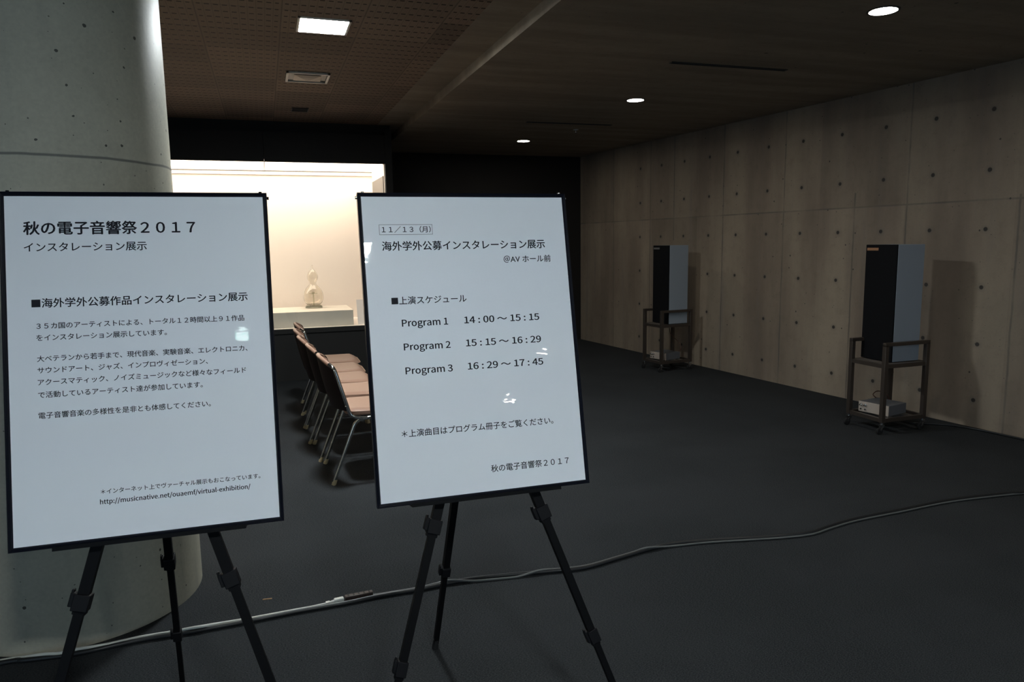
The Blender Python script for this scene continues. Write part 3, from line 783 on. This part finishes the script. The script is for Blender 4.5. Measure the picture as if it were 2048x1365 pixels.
def cable(name, pts, r, m, label, cat='cable', n=6, group=None):
    b = new(); tube(b, smooth_path(pts, n), r, 10); return tag(obj(name, b, m), label, cat, group)
cable('speaker_cable', [(4.50, 7.47, .47), (4.50, 7.44, .40), (4.56, 7.36, .31), (4.57, 7.33, .24), (4.52, 7.37, .16), (4.50, 7.40, .13)], .004, M_REDCABLE, 'thin brown cable hanging from the farther loudspeaker down to its amplifier')
cable('speaker_cable', [(4.62, 4.49, .212), (4.60, 4.50, .24), (4.66, 4.51, .26), (4.76, 4.51, .22), (4.77, 4.49, .13)], .004, M_REDCABLE, 'thin brown cable arching behind the amplifier of the nearer trolley')
cable('wall_cable', [(4.86, 4.37, .008), (4.95, 4.31, .008), (5.03, 4.25, .008), (5.10, 4.18, .008), (5.16, 4.03, .008), (5.195, 3.85, .008), (5.225, 3.6, .008), (5.27, 3.2, .008), (5.31, 2.8, .008)], .008, M_CABLEBLACK, 'black cable lying along the foot of the concrete wall at far right')

# ------------------------------------------------------------------ floor cables
base = [(-2.4, 2.84), (-1.6, 2.88), (-1.013, 2.925), (-.921, 2.918), (-.818, 2.905), (-.704, 2.902), (-.539, 2.921), (-.361, 2.918), (-.139, 2.926), (.055, 2.938), (.237, 2.940), (.385, 2.953), (.536, 2.951),
        (.648, 2.958), (.788, 2.967), (.963, 2.945), (1.168, 2.910), (1.316, 2.892), (1.516, 2.931), (1.788, 2.981), (1.976, 2.961), (2.179, 2.917), (2.385, 2.872), (2.556, 2.855),
        (2.712, 2.887), (2.904, 2.917), (3.23, 2.932), (3.616, 2.950), (3.967, 2.921), (4.118, 2.890), (4.5, 2.86), (5.0, 2.84)]
cable('extension_cable', [(x, y, .0095) for x, y in base], .0092, M_CABLEBLACK, 'thick black cable running across the carpet behind both easels')
grey = []
def base_at(x):
    for (x0, y0), (x1, y1) in zip(base, base[1:]):
        if x0 <= x <= x1: return y0+(y1-y0)*(x-x0)/(x1-x0)
    return base[-1][1]
for x, dy, z in ((-1.5, .016, .008), (-1.013, .020, .009), (-.93, .018, .012), (-.86, .004, .0225), (-.80, -.004, .0225), (-.74, .006, .0225), (-.66, .016, .014), (-.54, .019, .012), (-.42, .016, .014), (-.36, .004, .0225),
              (-.31, .002, .0225), (-.26, .017, .014), (-.14, .019, .010), (.0, .018, .009), (.10, .019, .008), (.165, .024, .009)):
    grey.append((x, base_at(x)+dy, z))
cable('grey_cord', grey, .0058, M_CABLEGREY, 'pale grey cord left of the brown power strip, along the black cable')
grey = []
for x, dy, z in ((.358, .018, .010), (.42, .016, .009), (.48, .016, .009), (.56, .017, .009), (.64, .016, .013), (.70, .002, .0215), (.80, -.018, .008), (.90, -.021, .007), (1.0, -.019, .007), (1.10, -.005, .021),
              (1.2, .016, .010), (1.33, .016, .009), (1.5, .015, .009), (1.6, .014, .011), (1.68, .0, .0215), (1.8, -.016, .008), (2.0, -.016, .007), (2.2, -.016, .007), (2.4, -.016, .007), (2.56, -.016, .007),
              (2.7, -.015, .007), (2.9, -.015, .007), (3.23, -.015, .007), (3.6, -.015, .007), (3.97, -.015, .007), (4.3, -.015, .007), (4.9, -.015, .007)):
    grey.append((x, base_at(x)+dy, z))
cable('grey_cord', grey, .0046, M_CORDGREY, 'thin grey cord right of the brown power strip, twisted along the black cable')

t = thing('power_strip', 'small dark brown power strip lying beside the black floor cable', 'power strip', (.298, 2.972, 0), .06)
b = new(); box(b, (0, 0, .014), (.118, .026, .026)); obj('body', b, M_STRIPBROWN, t, .004)
for i in range(5):
    b = new()
    for s in (-1, 1): box(b, (-.044+i*.022, s*.005, .0275), (.007, .0025, .001))
    obj('socket', b, M_RUBBER, t, smooth=False)
t = thing('white_plug', 'white plug pushed into the left end of the brown power strip', 'plug', (.214, 2.966, 0), .1)
b = new(); box(b, (0, 0, .013), (.040, .022, .022)); obj('body', b, M_WHITEPLUG, t, .004)
b = new(); tube(b, [(-.044, .0, .010), (-.018, 0, .013)], [.006, .008], 12); box(b, (-.046, 0, .011), (.016, .014, .014)); obj('strain_relief', b, M_WHITEPLUG, t)
b = new(); box(b, (-.073, 3.108, .002), (.038, .005, .003), Matrix.Rotation(-.1, 3, 'Z')); tag(obj('paper_sliver', b, M_SLIVER), 'tiny tan sliver lying on the carpet right of the pillar foot', 'litter')
